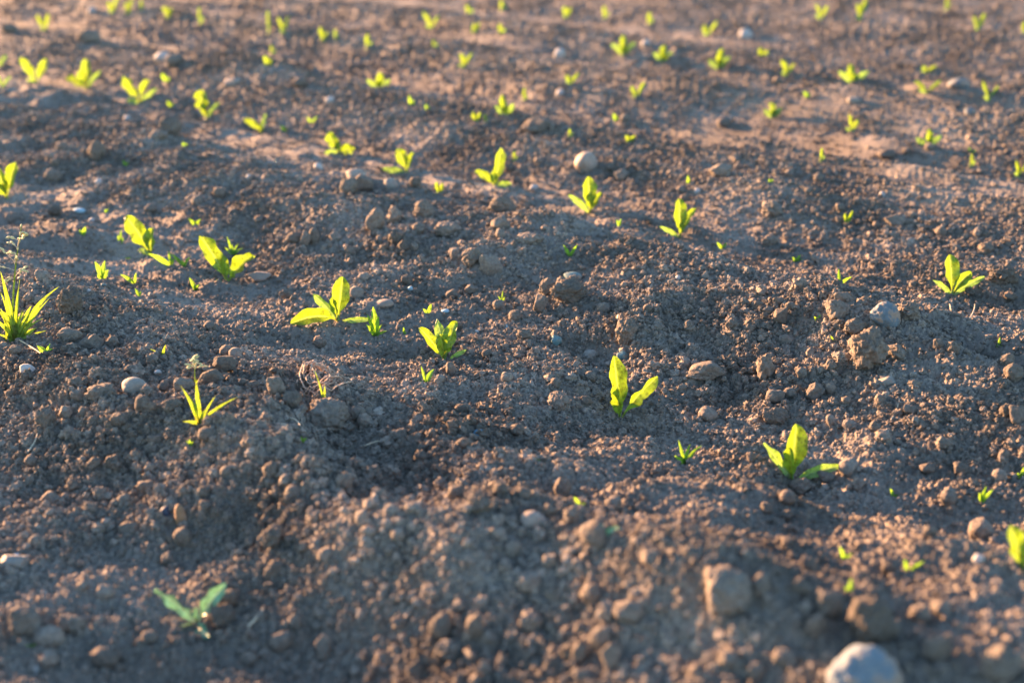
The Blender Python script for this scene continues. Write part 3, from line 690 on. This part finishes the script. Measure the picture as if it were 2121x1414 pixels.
# leaves: (dx, dy, width, kind, {options}) measured from the foot; c = seed leaf, l = true leaf
PL = [
 (1284, 868, 'tall beet seedling with a notched upright leaf and a folded right leaf', 'the tall notched seedling', [
   (-16, 136, 42, 'l', dict(bend=.02, twist=.15, notch=((.60, 1, .5), (.82, 1, .22)), lean=.05, wave=.4)),
   (-10, 70, 26, 'l', dict(bend=.03, twist=-.5, lean=-.3, notch=((.72, 1, .4),))),
   (76, 94, 30, 'l', dict(bend=.02, twist=.4, fold=.9, wave=.6, lean=.1, notch=((.55, -1, .35),))),
   (-36, 3, 9, 'c', dict(bend=.0, lean=-.1))]),
 (1640, 992, 'beet seedling with one large oval upright leaf and two spread seed leaves', 'the oval leaf seedling', [
   (5, 120, 50, 'l', dict(bend=.0, twist=.1, lean=.15, wave=.15)),
   (-14, 76, 24, 'l', dict(bend=-.05, twist=-.7, lean=-.35)),
   (-62, 80, 20, 'c', dict(bend=-.05, lean=.1)),
   (92, 32, 22, 'c', dict(bend=.05, lean=.05, fold=.7, bx=8))]),
 (921, 745, 'compact beet seedling with four upright leaves in the middle', 'the four leaf middle seedling', [
   (-51, 70, 24, 'l', dict(bend=-.02, twist=.4, lean=0)), (-16, 88, 21, 'c', dict(bend=.05, lean=.35)),
   (-8, 57, 26, 'l', dict(bend=.1, twist=-.1, lean=-.3)), (24, 84, 32, 'l', dict(bend=-.04, twist=-.35, lean=.15)),
   (37, 24, 11, 'c', dict(bx=8, bend=.02, lean=0))]),
 (700, 662, 'beet seedling with a broad drooping left leaf and a flat seed leaf to the right', 'the drooping leaf seedling', [
   (12, 92, 40, 'l', dict(bend=.0, twist=.2, lean=.15, wave=.3)), (-50, 56, 19, 'c', dict(lean=.1, bend=0)),
   (-90, -6, 34, 'l', dict(bend=.26, twist=.25, lean=-.6, fold=.2)), (-8, 50, 18, 'l', dict(twist=-.4, lean=-.3)),
   (68, 4, 12, 'c', dict(bend=.03, bx=5, lean=-.1))]),
 (471, 585, 'beet seedling with a long wavy left leaf and a broad right leaf', 'the wavy leaf seedling', [
   (-53, 98, 36, 'l', dict(bend=.03, twist=.2, wave=1.0, lean=.1)), (58, 58, 32, 'l', dict(bend=.02, twist=-.4, wave=.8, lean=0)),
   (0, 56, 13, 'l', dict(lean=-.2)), (-50, 3, 12, 'c', dict(bend=.05, lean=-.1))]),
 (313, 529, 'beet seedling with a large leaf leaning left beside thin weeds', 'the left leaning seedling', [
   (-48, 82, 40, 'l', dict(bend=.03, twist=.1, wave=.7, lean=.1)), (8, 58, 28, 'l', dict(bend=.05, twist=-.2, lean=-.1)), (-28, 14, 13, 'c', dict())]),
 (15, 412, 'beet seedling with two broad leaves cropped by the left edge', 'the left edge seedling', [
   (-14, 66, 28, 'l', dict(bend=0, twist=.1, lean=0)), (24, 76, 28, 'l', dict(bend=0, twist=-.2, lean=.1)), (-10, 35, 20, 'l', dict(lean=-.3))]),
 (2118, 1180, 'beet seedling cropped by the right edge in the foreground', 'the right edge seedling', [
   (-32, 100, 42, 'l', dict(bend=-.03, wave=.6, lean=.1, twist=.1)), (-2, 75, 30, 'l', dict(lean=-.2)), (4, -30, 30, 'c', dict(lean=-.8, bend=.1))]),
 (1972, 610, 'beet seedling with a round upright leaf and three spread leaves at right', 'the right hand spread seedling', [
   (-8, 86, 34, 'l', dict(bend=.02, twist=.1, lean=.2, wave=.3)), (-45, 32, 12, 'c', dict(bend=-.03)),
   (64, 40, 15, 'c', dict(bend=.02, lean=0)), (38, 48, 24, 'l', dict(twist=-.3, lean=.1, wave=.6))]),
 (408, 1288, 'shaded blue green seedling with four spread leaves in the left foreground', 'the shaded foreground seedling', [
   (-84, 76, 27, 'cb', dict(bend=.05, lean=.1)), (64, 88, 32, 'lb', dict(bend=0, lean=.1, wave=.6)), (-44, 2, 30, 'lb', dict(bend=.1, lean=-.4)),
   (40, -10, 34, 'lb', dict(bend=.1, lean=-.6)), (8, 40, 18, 'lb', dict(lean=-.2))]),
 (1408, 490, 'upright seedling with one tall rounded leaf, second row right of centre', 'the tall second row seedling', [
   (-3, 80, 30, 'l', dict(bend=0, lean=.15, twist=.1)), (32, 60, 15, 'l', dict(twist=-.5, lean=0)), (-44, 22, 10, 'c', dict(bend=0)), (6, 32, 14, 'l', dict(lean=-.3))]),
 (1222, 440, 'seedling with four leaves behind the bank, lower left of the upright beige stone', 'the four leaf second row seedling', [
   (-5, 76, 32, 'l', dict(bend=0, lean=.15, twist=.1)), (3, 42, 20, 'l', dict(lean=-.3)), (-46, 36, 14, 'c', dict(bend=0)), (24, 42, 15, 'l', dict(twist=-.4, lean=0))]),
 (1026, 386, 'seedling with a tall curved leaf and a drooping left leaf', 'the curved leaf seedling', [
   (11, 80, 24, 'l', dict(bend=0, lean=.1, twist=.4)), (-42, 32, 18, 'l', dict(bend=.15, twist=.3, lean=0)), (34, 5, 14, 'c', dict(lean=-.2)), (-5, 32, 18, 'l', dict(lean=-.3))]),
 (843, 356, 'seedling with a long flat seed leaf pointing left', 'the flat left leaf seedling', [
   (-20, 48, 26, 'l', dict(bend=.06, lean=.1, twist=.1)), (15, 40, 16, 'l', dict(twist=-.4, lean=0)), (-52, 9, 13, 'c', dict(bend=.04))]),
 (703, 318, 'seedling with a round leaf bent down to the right', 'the round leaf seedling', [
   (-24, 44, 26, 'l', dict(bend=.05, lean=.1)), (32, 10, 28, 'l', dict(bend=.3, lean=-.1)), (-30, 2, 13, 'c', dict(lean=-.1)), (0, 26, 16, 'l', dict(lean=-.2))]),
 (542, 276, 'small seedling with a bent left leaf', 'the bent leaf seedling', [(-34, 28, 15, 'l', dict(bend=.2)), (12, 38, 9, 'c', dict(bend=0)), (-4, 20, 10, 'l', dict())]),
 (428, 247, 'seedling with one big upright wavy leaf and a thin right leaf', 'the big wavy second row seedling', [(-12, 60, 30, 'l', dict(bend=.03, wave=.8, lean=.1)), (34, 32, 11, 'c', dict(bend=0)), (-6, 34, 16, 'l', dict(lean=-.2))]),
 (291, 212, 'seedling with two broad leaves and a thin bright leaf to the right', 'the three leaf second row seedling', [(-28, 52, 24, 'l', dict(bend=.05, wave=.7)), (18, 46, 18, 'l', dict(twist=-.2)), (34, 30, 10, 'c', dict(bend=0)), (-26, 4, 12, 'c', dict())]),
 (179, 184, 'seedling with a tall middle leaf and two spread leaves', 'the tall middle leaf seedling', [(0, 62, 22, 'l', dict(bend=0)), (-44, 24, 18, 'l', dict(bend=0)), (34, 36, 10, 'c', dict(bend=0)), (-10, 34, 18, 'l', dict(lean=-.3))]),
 (76, 172, 'seedling with two leaves in a V at upper left', 'the V shaped seedling', [(-24, 48, 18, 'l', dict(bend=0)), (20, 50, 17, 'l', dict(bend=-.03)), (-18, 6, 12, 'c', dict())]),
 (6, 182, 'small green seedling at the upper left edge', None, [(-8, 26, 9, 'c', dict()), (16, 24, 9, 'c', dict())]),
 (0, 140, 'thin pale seedling leaf at the left edge above another seedling', None, [(16, 26, 9, 'c', dict(bend=0)), (-6, 20, 8, 'c', dict())]),
]
seedn = [0]
def leafkind(k):
    m = {'l': 'beet', 'c': 'cot', 'lb': 'blue', 'cb': 'blue'}[k]
    return ('leaf' if k[0] == 'l' else 'cot'), ML[m], ('leaf' if k[0] == 'l' else 'cotyledon')
PLANTS = []
def seedling(px, py, leaves, label, lmk=None):
    p = hit(px, py); s = depth(p.x, p.y, p.z) / F
    e = empty('beet_seedling', p, label, 'seedling', 'beet seedlings growing in rows')
    for (dx, dy, w, k, op) in leaves:
        seedn[0] += 1
        kd, m, nm = leafkind(k)
        add_leaf(e, s, dx, dy, w, kd, m, nm, seed=seedn[0], **op)
    child('stem', tube_mesh('stem', [(bez((0, 0, -.004), (0, 0, .002), (0, 0, .006), 4), .0022 * s / 6e-4, .0016 * s / 6e-4)], ML['cot']), e)
    PLANTS.append((px, py, e))
    if lmk: LM.append((px, py, lmk))
    return e
for (px, py, lab, lmk, lv) in PL: seedling(px, py, lv, lab, lmk)

# the rows behind: blurred, but each its own plant; (px, py, height, spread, leaf count)
FAR = """95,64,38,22,2 235,26,32,18,2 268,28,30,16,2 293,22,20,10,1 350,38,26,18,2 415,52,34,10,1 557,70,46,5,1 590,68,30,20,2 672,84,28,16,2 695,82,22,10,1
563,112,18,12,1 557,137,22,18,2 895,60,34,26,2 760,100,28,18,1 985,68,22,18,2 970,30,20,18,1 1038,24,24,18,1 1036,70,20,18,1 962,140,38,24,2 785,184,32,30,3
900,100,18,10,1 1175,36,28,18,2 1252,40,26,16,1 1343,52,26,18,1 1290,114,40,34,3 1373,128,32,26,3 1185,174,30,26,2 1320,202,32,20,2 1046,240,42,24,3 1085,210,28,10,1
988,252,28,14,2 1005,254,18,8,1 1180,283,18,10,1 1305,294,22,18,2 1467,74,32,24,2 1488,144,40,26,3 1580,118,22,20,2 1630,157,34,24,2 1765,172,40,40,3
1700,40,44,22,2 1782,44,54,16,2 1958,22,30,12,1 2025,66,48,16,2 2118,72,26,14,1 1920,150,18,26,2 1920,192,30,36,2 2048,208,40,26,2 1600,244,34,22,3 1765,272,38,28,2
1922,302,34,30,3 2110,364,38,22,2 2010,345,28,14,1 910,402,34,10,2 1065,332,20,8,1 1700,335,30,10,1 1755,464,30,12,2""".split()
for q in FAR:
    px, py, h, sp, n = map(float, q.split(',')); n = int(n)
    lv = []
    if n == 1: lv = [(rnd.uniform(-3, 3), h, max(7, sp * .6), 'l', dict(bend=0)), (sp * .6, h * .5, 8, 'c', dict())]
    if n == 2: lv = [(-sp * rnd.uniform(.3, .7), h * rnd.uniform(.65, 1), rnd.uniform(8, 13), 'l', dict(bend=0)), (sp * rnd.uniform(.4, .8), h * rnd.uniform(.6, 1), rnd.uniform(7, 11), 'l', dict(bend=0)), (-sp * .5, h * .2, 8, 'c', dict())]
    if n == 3: lv = [(rnd.uniform(-7, 5), h, 16, 'l', dict(bend=0)), (-sp * .8, h * .55, 12, 'c', dict(bend=0)), (sp * .8, h * .6, 12, 'c', dict(bend=0)), (4, h * .5, 14, 'l', dict(lean=-.3))]
    seedling(px, py, lv, None)
# labels for those: which row, counted from the front, and which from the left
ORD = ['first', 'second', 'third', 'fourth', 'fifth', 'sixth', 'seventh', 'eighth', 'ninth', 'tenth', 'eleventh', 'twelfth', 'thirteenth', 'fourteenth', 'fifteenth']
rows = {}
for (px, py, e) in PLANTS:
    if 'label' in e: continue
    q = np.array([e.location.x, e.location.y]); k = int(round((q @ N - O1) / S)); rows.setdefault(k, []).append((px, py, e))
for i, k in enumerate(sorted(rows)):
    L = sorted(rows[k], key=lambda t: t[0])
    for j, (px, py, e) in enumerate(L):
        side = 'at left' if px < 700 else 'in the middle' if px < 1400 else 'at right'
        e['label'] = 'blurred beet seedling %s, %s from the left in field row %s' % (side, ORD[min(j, 14)], ORD[min(k, 14)])

# ---------------------------------------------------------------- weeds and grass
def weed(px, py, blades, name='weed_seedling', cat='weed', label=None, mk='weed', kind='lance', lmk=None, group='small weeds between the rows', stem=0):
    p = hit(px, py); s = depth(p.x, p.y, p.z) / F
    e = empty(name, p, label, cat, group)
    for b in blades:
        dx, dy, w = b[:3]; op = b[3] if len(b) > 3 else {}
        seedn[0] += 1
        add_leaf(e, s, dx, dy, w, kind, ML[mk], 'leaf' if kind != 'grass' else 'blade', seed=seedn[0], wave=.1, **op)
    WEEDS.append((px, py, e))
    if stem:
        child('stem', tube_mesh('stem', [(bez((0, 0, -.003), (0, 0, stem * s * .5), (0, 0, stem * s), 6), .0011, .0006)], ML['weed']), e)
    if lmk: LM.append((px, py, lmk))
    return e
WEEDS = []
WD = [
 (212, 577, [(-14, 38, 10), (6, 40, 9), (-8, 12, 9), (12, 22, 9)], 'bright narrow leaved weed at left between clods'),
 (355, 552, [(-42, 28, 11), (-4, 36, 8), (8, 20, 8)], 'weed with long left leaf right of the left leaning seedling'),
 (382, 552, [(-28, 30, 8), (14, 22, 6), (-4, 16, 6)], 'thin forked weed left of the wavy leaf seedling'),
 (279, 586, [(-26, 20, 8), (6, 24, 5), (-6, 12, 5)], 'small pale weed with a flat left leaf'),
 (289, 614, [(-10, 20, 7), (4, 14, 5)], 'tiny weed below the small pale weed with the flat left leaf'),
 (405, 602, [(-12, 30, 8), (10, 16, 6), (0, 16, 8)], 'small bright weed left of the wavy leaf seedling foot'),
 (250, 504, [(-6, 20, 8), (1, 32, 5), (6, 14, 6)], 'small weed left of the left leaning seedling'),
 (405, 468, [(-14, 18, 7), (12, 16, 6), (0, 12, 6)], 'dim green weed above the wavy leaf seedling'),
 (482, 530, [(-10, 42, 5), (14, 28, 6), (0, 26, 6), (22, 18, 5), (-16, 20, 5)], 'feathery dark weed just behind the wavy leaf seedling'),
 (172, 487, [(-8, 14, 8), (8, 20, 8)], 'dim blurred weed beside a white pebble at left'),
 (262, 344, [(-8, 14, 8), (6, 8, 7)], 'tiny yellow weed above the left leaning seedling'),
 (778, 696, [(-4, 64, 14), (-14, 48, 8), (8, 44, 9), (-18, 28, 8), (14, 28, 7), (24, 14, 6), (-10, 14, 6)], 'tall narrow leaved weed at the tip of the flat seed leaf'),
 (882, 794, [(-10, 40, 6), (18, 34, 11, dict(lean=.1)), (-16, 8, 7), (18, 8, 6), (2, 12, 6)], 'weed with a broad right leaf below the four leaf middle seedling'),
 (838, 692, [(-2, 18, 5), (3, 8, 4)], 'tiny upright weed left of the four leaf middle seedling'),
 (886, 648, [(8, 22, 8), (-10, 12, 6)], 'small dim weed above the four leaf middle seedling'),
 (1181, 531, [(-14, 26, 8, dict(bend=0)), (14, 26, 7, dict(bend=0)), (0, 10, 6)], 'small two leaved weed on the crest of the bank'),
 (1495, 514, [(-12, 14, 7), (10, 12, 7)], 'tiny two leaved weed right of the tall second row seedling'),
 (1650, 542, [(-10, 12, 8), (8, 18, 6), (12, 8, 6)], 'small bright weed midway to the right hand spread seedling'),
 (1738, 588, [(-4, 34, 6), (26, 18, 7), (-12, 14, 5)], 'thin forked weed left of the right hand spread seedling'),
 (1283, 468, [(-6, 16, 6), (4, 18, 5)], 'tiny pale weed right of the four leaf second row seedling'),
 (1692, 664, [(-8, 12, 6), (8, 16, 5), (-2, 8, 5)], 'tiny weed left of the tan rounded clod'),
 (1725, 706, [(-6, 14, 5), (10, 6, 4)], 'tiny weed left of the tall rough clod'),
 (2068, 720, [(2, 26, 6), (14, 10, 5), (-6, 10, 4)], 'small upright weed near the right edge above a dark hollow'),
 (1040, 624, [(2, 26, 4), (-8, 14, 4), (6, 12, 4)], 'dim feathery weed left of the widest clod'),
 (1418, 960, [(-14, 54, 7, dict(bend=0)), (8, 46, 7), (32, 44, 7), (-22, 22, 9), (18, 14, 9), (-4, 26, 6)], 'bushy narrow leaved weed left of the oval leaf seedling'),
 (1200, 1048, [(-12, 26, 8), (12, 12, 8)], 'two leaved weed right of the upright pinkish clod'),
 (1750, 1158, [(-14, 34, 8, dict(bend=0)), (14, 18, 8)], 'blurred bright two leaved weed in the right foreground'),
 (1880, 1182, [(-10, 32, 9), (32, 28, 8), (-4, 14, 7)], 'blurred green weed with a long right leaf in the right foreground'),
 (1760, 1224, [(4, 32, 10), (-10, 18, 8)], 'dim blurred weed above the big tan clod'),
 (2032, 1038, [(4, 38, 8), (24, 30, 8), (-8, 24, 8), (10, 18, 8)], 'blurred bushy green weed near the right edge'),
 (1850, 1026, [(-8, 20, 7), (10, 8, 6)], 'tiny bright weed right of the round smooth clod'),
 (2114, 988, [(4, 26, 8), (-10, 14, 8)], 'green weed cropped by the right edge'),
 (98, 734, [(-20, 22, 12), (6, 26, 8), (10, 16, 7)], 'small weed at the foot of the tall grass clump'),
 (625, 916, [(-10, 14, 7), (10, 14, 6), (0, 18, 6)], 'tiny bright weed left of the large domed clod'),
 (394, 924, [(-8, 16, 6), (8, 16, 6), (0, 20, 6)], 'tiny weed below the upright grass tuft'),
 (1176, 858, [(-6, 4, 7), (6, 3, 7)], 'tiny green sprout beside a rounded clod left of the notched seedling'),
 (65, 1338, [(-10, 10, 10), (10, 14, 10)], 'dim green sprout near the bottom left corner'),
 (1107, 950, [(-12, 6, 6), (12, 4, 6)], 'tiny yellow green sprout in the middle foreground'),
 (320, 1004, [(-3, 12, 6), (4, 9, 5)], 'tiny dim sprout on the shaded left slope'),
 (1597, 378, [(-5, 10, 6), (5, 9, 6)], 'tiny blurred yellow sprout above the right hand bank'),
 (1425, 380, [(-2, 18, 6), (4, 9, 5)], 'small blurred upright sprout above the tall second row seedling'),
 (383, 304, [(-6, 12, 7), (5, 9, 6)], 'tiny blurred green sprout below the big wavy second row seedling'),
 (588, 272, [(-5, 12, 7), (6, 8, 6)], 'tiny blurred sprout right of the bent leaf seedling'),
 (646, 256, [(-10, 14, 6), (10, 16, 6)], 'tiny forked sprout above the round leaf seedling'),
 (345, 170, [(-8, 18, 10), (6, 10, 8)], 'small blurred sprout right of the three leaf second row seedling'),
 (852, 220, [(-4, 22, 8), (6, 12, 8)], 'dim green sprout below a far seedling in the middle'),
 (885, 228, [(-3, 14, 8), (5, 9, 7)], 'tiny yellow sprout beside the dim green sprout in the middle'),
 (1275, 250, [(-5, 16, 8), (5, 9, 7)], 'tiny blurred sprout left of the dark far clod'),
 (1670, 202, [(-6, 14, 9), (7, 9, 8)], 'dim green blurred sprout at upper right'),
 (2012, 320, [(-5, 16, 8), (8, 12, 8)], 'small blurred green sprout at right below a stone'),
 (355, 222, [(-7, 14, 8), (6, 8, 7)], 'tiny yellow sprout between two second row seedlings'),
 (222, 440, [(-5, 8, 6), (4, 10, 5)], 'tiny green sprout on bare soil at left'),
 (265, 538, [(-5, 8, 7), (5, 9, 6)], 'tiny sprout left of a forked weed'),
]
for (px, py, bl, lab) in WD: weed(px, py, bl, label=lab)
weed(1250, 1104, [(-6, 26, 10), (32, 20, 13, dict(bend=.2)), (8, 8, 8)], label='blurred pale grey green weed above a foreground clod', mk='blue')
# grass tufts
weed(413, 876, [(-36, 84, 9), (4, 98, 11, dict(bend=0)), (-14, 62, 7), (86, 60, 8, dict(bend=.05)), (62, 24, 9, dict(bend=.05)), (-34, 8, 8), (34, 62, 6, dict(bend=0)), (-6, 40, 7), (20, 36, 8)],
     'grass_tuft', 'grass', 'bright upright grass tuft of narrow blades left of the root tangle', 'grass', 'grass', 'the upright grass tuft', 'grass growing among the seedlings')
weed(672, 834, [(-20, 74, 5, dict(bend=.1)), (2, 42, 6), (36, 2, 4)], 'grass_tuft', 'grass', 'thin curved grass shoot below the dry root tangle', 'grass', 'grass', None, 'grass growing among the seedlings')
weed(336, 738, [(-26, 20, 5), (12, 30, 6), (-6, 14, 4)], 'grass_tuft', 'grass', 'small grass shoot beside a dark dent left of centre', 'grass', 'grass', None, 'grass growing among the seedlings')
g = weed(34, 706, [(92, 116, 13, dict(bend=.12, bx=4)), (84, 92, 10, dict(bend=-.06)), (-30, 108, 9, dict(bend=.05)), (-50, 60, 9), (14, 130, 11, dict(bend=.05)), (-12, 150, 11, dict(bend=.08)),
   (44, 62, 13, dict(bend=.1)), (30, 44, 8), (60, 50, 8), (-24, 52, 9), (-40, 20, 7), (50, 16, 7), (22, 70, 9), (-8, 64, 10), (-60, 10, 6), (40, 30, 10), (66, 26, 8), (4, 40, 9), (-34, 84, 8), (56, 6, 6)] + [(rnd.uniform(-50, 42), rnd.uniform(14, 78), rnd.uniform(9, 14), dict(bx=rnd.uniform(-22, 26), bend=rnd.uniform(-.1, .32))) for _ in range(13)],
     'flowering_grass', 'grass', 'tall flowering grass clump with a seed head at the left edge', 'grass', 'grass', 'the tall grass clump', 'grass growing among the seedlings')
def panicle(e, s, foot, top, spread, n, seed, stemr=.0010):
    """a grass stem with side branches that carry small spikelets"""
    r = random.Random(seed); f = np.array(foot, float); t = np.array(top, float)
    mid = (f + t) / 2 + np.array([-(t[0] - f[0]) * .25, 0, .004])
    st = bez(f, mid, t, 16)
    child('stem', tube_mesh('stem', [(st, stemr, stemr * .35)], ML['grass']), e)
    paths = []; tips = []
    for i in range(n):
        q = st[int(8 + 7 * (i / n))]; sgn = 1 if i % 2 else -1
        ln = spread * (1 - .72 * i / n) * r.uniform(.7, 1.1)
        tip = q + np.array([sgn * ln * r.uniform(.3, 1.1), r.uniform(-.8, .8) * ln, r.uniform(-.35, .8) * ln]); 
        br = bez(q, (q + tip) / 2 + np.array([0, 0, ln * .2]), tip, 8); paths.append((br, stemr * .35, stemr * .2))
        for k in range(3, 8):
            tips.append((br[k] + np.array([r.uniform(-1, 1), r.uniform(-1, 1), r.uniform(-.5, 1)]) * .0012, br[k] - br[k - 1]))
    for k in range(9, 16): tips.append((st[k] + np.array([r.uniform(-1, 1), r.uniform(-1, 1), 0]) * .0015, st[k] - st[k - 1]))
    co = []; fa = []
    for (p, d) in tips:
        d = d / (np.linalg.norm(d) + 1e-9); a = np.cross(d, [.3, .8, .1]); a /= np.linalg.norm(a); b = np.cross(d, a)
        l_, w_ = .0052 * s / 5.4e-4, .0012 * s / 5.4e-4; b0 = len(co)
        for (tt, ww) in ((-.5, .15), (-.15, 1), (.2, .8), (.5, .1)):
            for k in range(5):
                an = k * 1.2566; co.append(p + d * l_ * tt + (a * math.cos(an) + b * math.sin(an)) * w_ * ww)
        for i in range(3):
            for k in range(5): fa.append((b0 + i * 5 + k, b0 + i * 5 + (k + 1) % 5, b0 + i * 5 + 5 + (k + 1) % 5, b0 + i * 5 + 5 + k))
    pn = child('panicle', tube_mesh('panicle', paths, M_straw, 4), e)
    sm = bpy.data.meshes.new('spikelets'); fill_mesh(sm, np.array(co), np.array(fa)); sm.materials.append(M_seed)
    child('spikelets', sm, pn)
sg = depth(*g.location) / F
panicle(g, sg, (-.004, 0, 0), offset(36, 232, sg, .02), 58 * sg, 12, 4, .0013)
s_ = weed(404, 800, [(8, 20, 3)], 'flowering_grass', 'grass', 'short grass flower head standing behind the upright grass tuft', 'grass', 'grass', None, 'grass growing among the seedlings')
s2 = depth(*s_.location) / F
panicle(s_, s2, (0, 0, 0), offset(6, 62, s2, .0), 24 * s2, 8, 9, .0006)

# ---------------------------------------------------------------- dry roots and straw
p = hit(672, 790); s = depth(p.x, p.y, p.z) / F
paths = []; r = random.Random(5)
def at(dx, dy, up): # pixels to the side, pixels nearer/farther over the ground, metres up
    X_ = p.x + dx * s; Y_ = p.y + dy * s / SP * .9
    return np.array([X_, Y_, ground_z(X_, Y_) + up])
for i in range(34):
    a0 = r.uniform(0, 6.28); a1 = a0 + r.uniform(1.8, 4.0); rx = r.uniform(16, 52); ry = r.uniform(8, 24); hh = r.uniform(.001, .011)
    pts = []; ox = r.uniform(-16, 16); oy = r.uniform(-7, 7)
    for k in range(14):
        t = k / 13; a = a0 + (a1 - a0) * t
        pts.append(at(ox + rx * math.cos(a) + r.uniform(-2, 2), oy + ry * math.sin(a) + r.uniform(-2, 2), .001 + hh * math.sin(math.pi * t)))
    rr = r.uniform(.0005, .0011); paths.append((pts, rr, rr * .5))
for i in range(24):
    a = r.uniform(0, 6.28) if i > 6 else r.uniform(-.7, .3); L = r.uniform(50, 115) if math.cos(a) > 0 else r.uniform(40, 70)
    pts = [at(math.cos(a) * (15 + L * t) + 3 * math.sin(t * 9 + i), math.sin(a) * (15 + L * t) * .5 + 3 * math.sin(t * 7 + i * 2), .0015 + .006 * (1 - t) * r.uniform(.2, 1)) for t in np.linspace(0, 1, 12)]
    paths.append((pts, .0005, .0002))
tangle = bpy.data.objects.new('dry_root_tangle', tube_mesh('dry_root_tangle', paths, M_root)); C.objects.link(tangle)
tangle['label'] = 'pale tangle of dry roots lying on the soil left of centre'; tangle['category'] = 'roots'
LM.append((672, 780, 'the dry root tangle'))
STRAW = [
 ((1281, 655), (1271, 682), .004, .0018, 'short dry stick standing at the edge of the dark hollow'),
 ((600, 868), (622, 894), .006, .0009, 'pale straw bit just above a tiny bright weed'),
 ((30, 700), (96, 742), .001, .0009, 'curved pale rootlet at the foot of the grass clump'),
 ((56, 940), (78, 902), .002, .0009, 'pale dry straw on the shaded slope at left'),
 ((0, 872), (46, 852), .001, .0007, 'thin dry rootlet at the left edge'),
 ((1500, 590), (1508, 575), .004, .0010, 'tiny pale straw stub on the crest of the bank'),
 ((1845, 872), (1862, 832), .003, .0008, 'forked dry rootlet on the soil at right'),
 ((1964, 668), (1966, 640), .006, .0009, 'upright pale straw below the right hand spread seedling'),
 ((2008, 662), (2018, 640), .006, .0007, 'thin pale straw near the right edge'),
 ((755, 925), (790, 925), .006, .0008, 'curved pale rootlet in the dark hollow'),
 ((512, 1300), (545, 1265), .002, .0012, 'blurred pale rootlet right of the shaded seedling'),
 ((1310, 786), (1345, 778), .001, .0005, 'thin curled rootlet right of the dark teal chip'),
 ((365, 758), (400, 748), .001, .0006, 'thin straw right of the small grass shoot'),
 ((120, 622), (128, 600), .001, .0004, 'hair thin straw on the split grey clod'),
]
for (a, b, up, rad, lab) in STRAW:
    A_ = hit(*a); B_ = hit(*b)
    m_ = (np.array(A_) + np.array(B_)) / 2 + np.array([.003, 0, up])
    end = np.array(B_) + np.array([0, 0, up])
    o = bpy.data.objects.new('dry_straw', tube_mesh('dry_straw', [(bez(np.array(A_) + np.array([0, 0, .001]), m_, end, 9), rad, rad * .6)], M_straw)); C.objects.link(o)
    o['label'] = lab; o['category'] = 'straw'; o['group'] = 'bits of dry straw and rootlet'

# ---------------------------------------------------------------- labels for the remaining clods
LM += [(px, py, lmk) for (px, py, lab, lmk, lv) in PL if lmk and (px, py, lmk) not in LM]
bucket = {}
for (o, px, py, w) in ROCKS:
    if 'label' in o: continue
    d, L = min((math.hypot(px - a, (py - b) * 1.3), (a, b, t)) for a, b, t in LM)
    dx, dy = px - L[0], py - L[1]
    if abs(dx) > abs(dy) * 1.2: way = 'right of' if dx > 0 else 'left of'
    else: way = 'below' if dy > 0 else 'above'
    bucket.setdefault((L[2], way), []).append((d, w, o))
for (t, way), L in bucket.items():
    L.sort(key=lambda q: q[0])
    for j, (d, w, o) in enumerate(L):
        sz = 'small' if w < 24 else 'medium' if w < 36 else 'large'
        rank = 'nearest' if j == 0 else (ORD + ['sixteenth', 'seventeenth', 'eighteenth', 'nineteenth', 'twentieth'] + ['outermost'] * 40)[j] + ' nearest'
        o['label'] = '%s brown clod, %s %s %s' % (sz, rank, way, t)
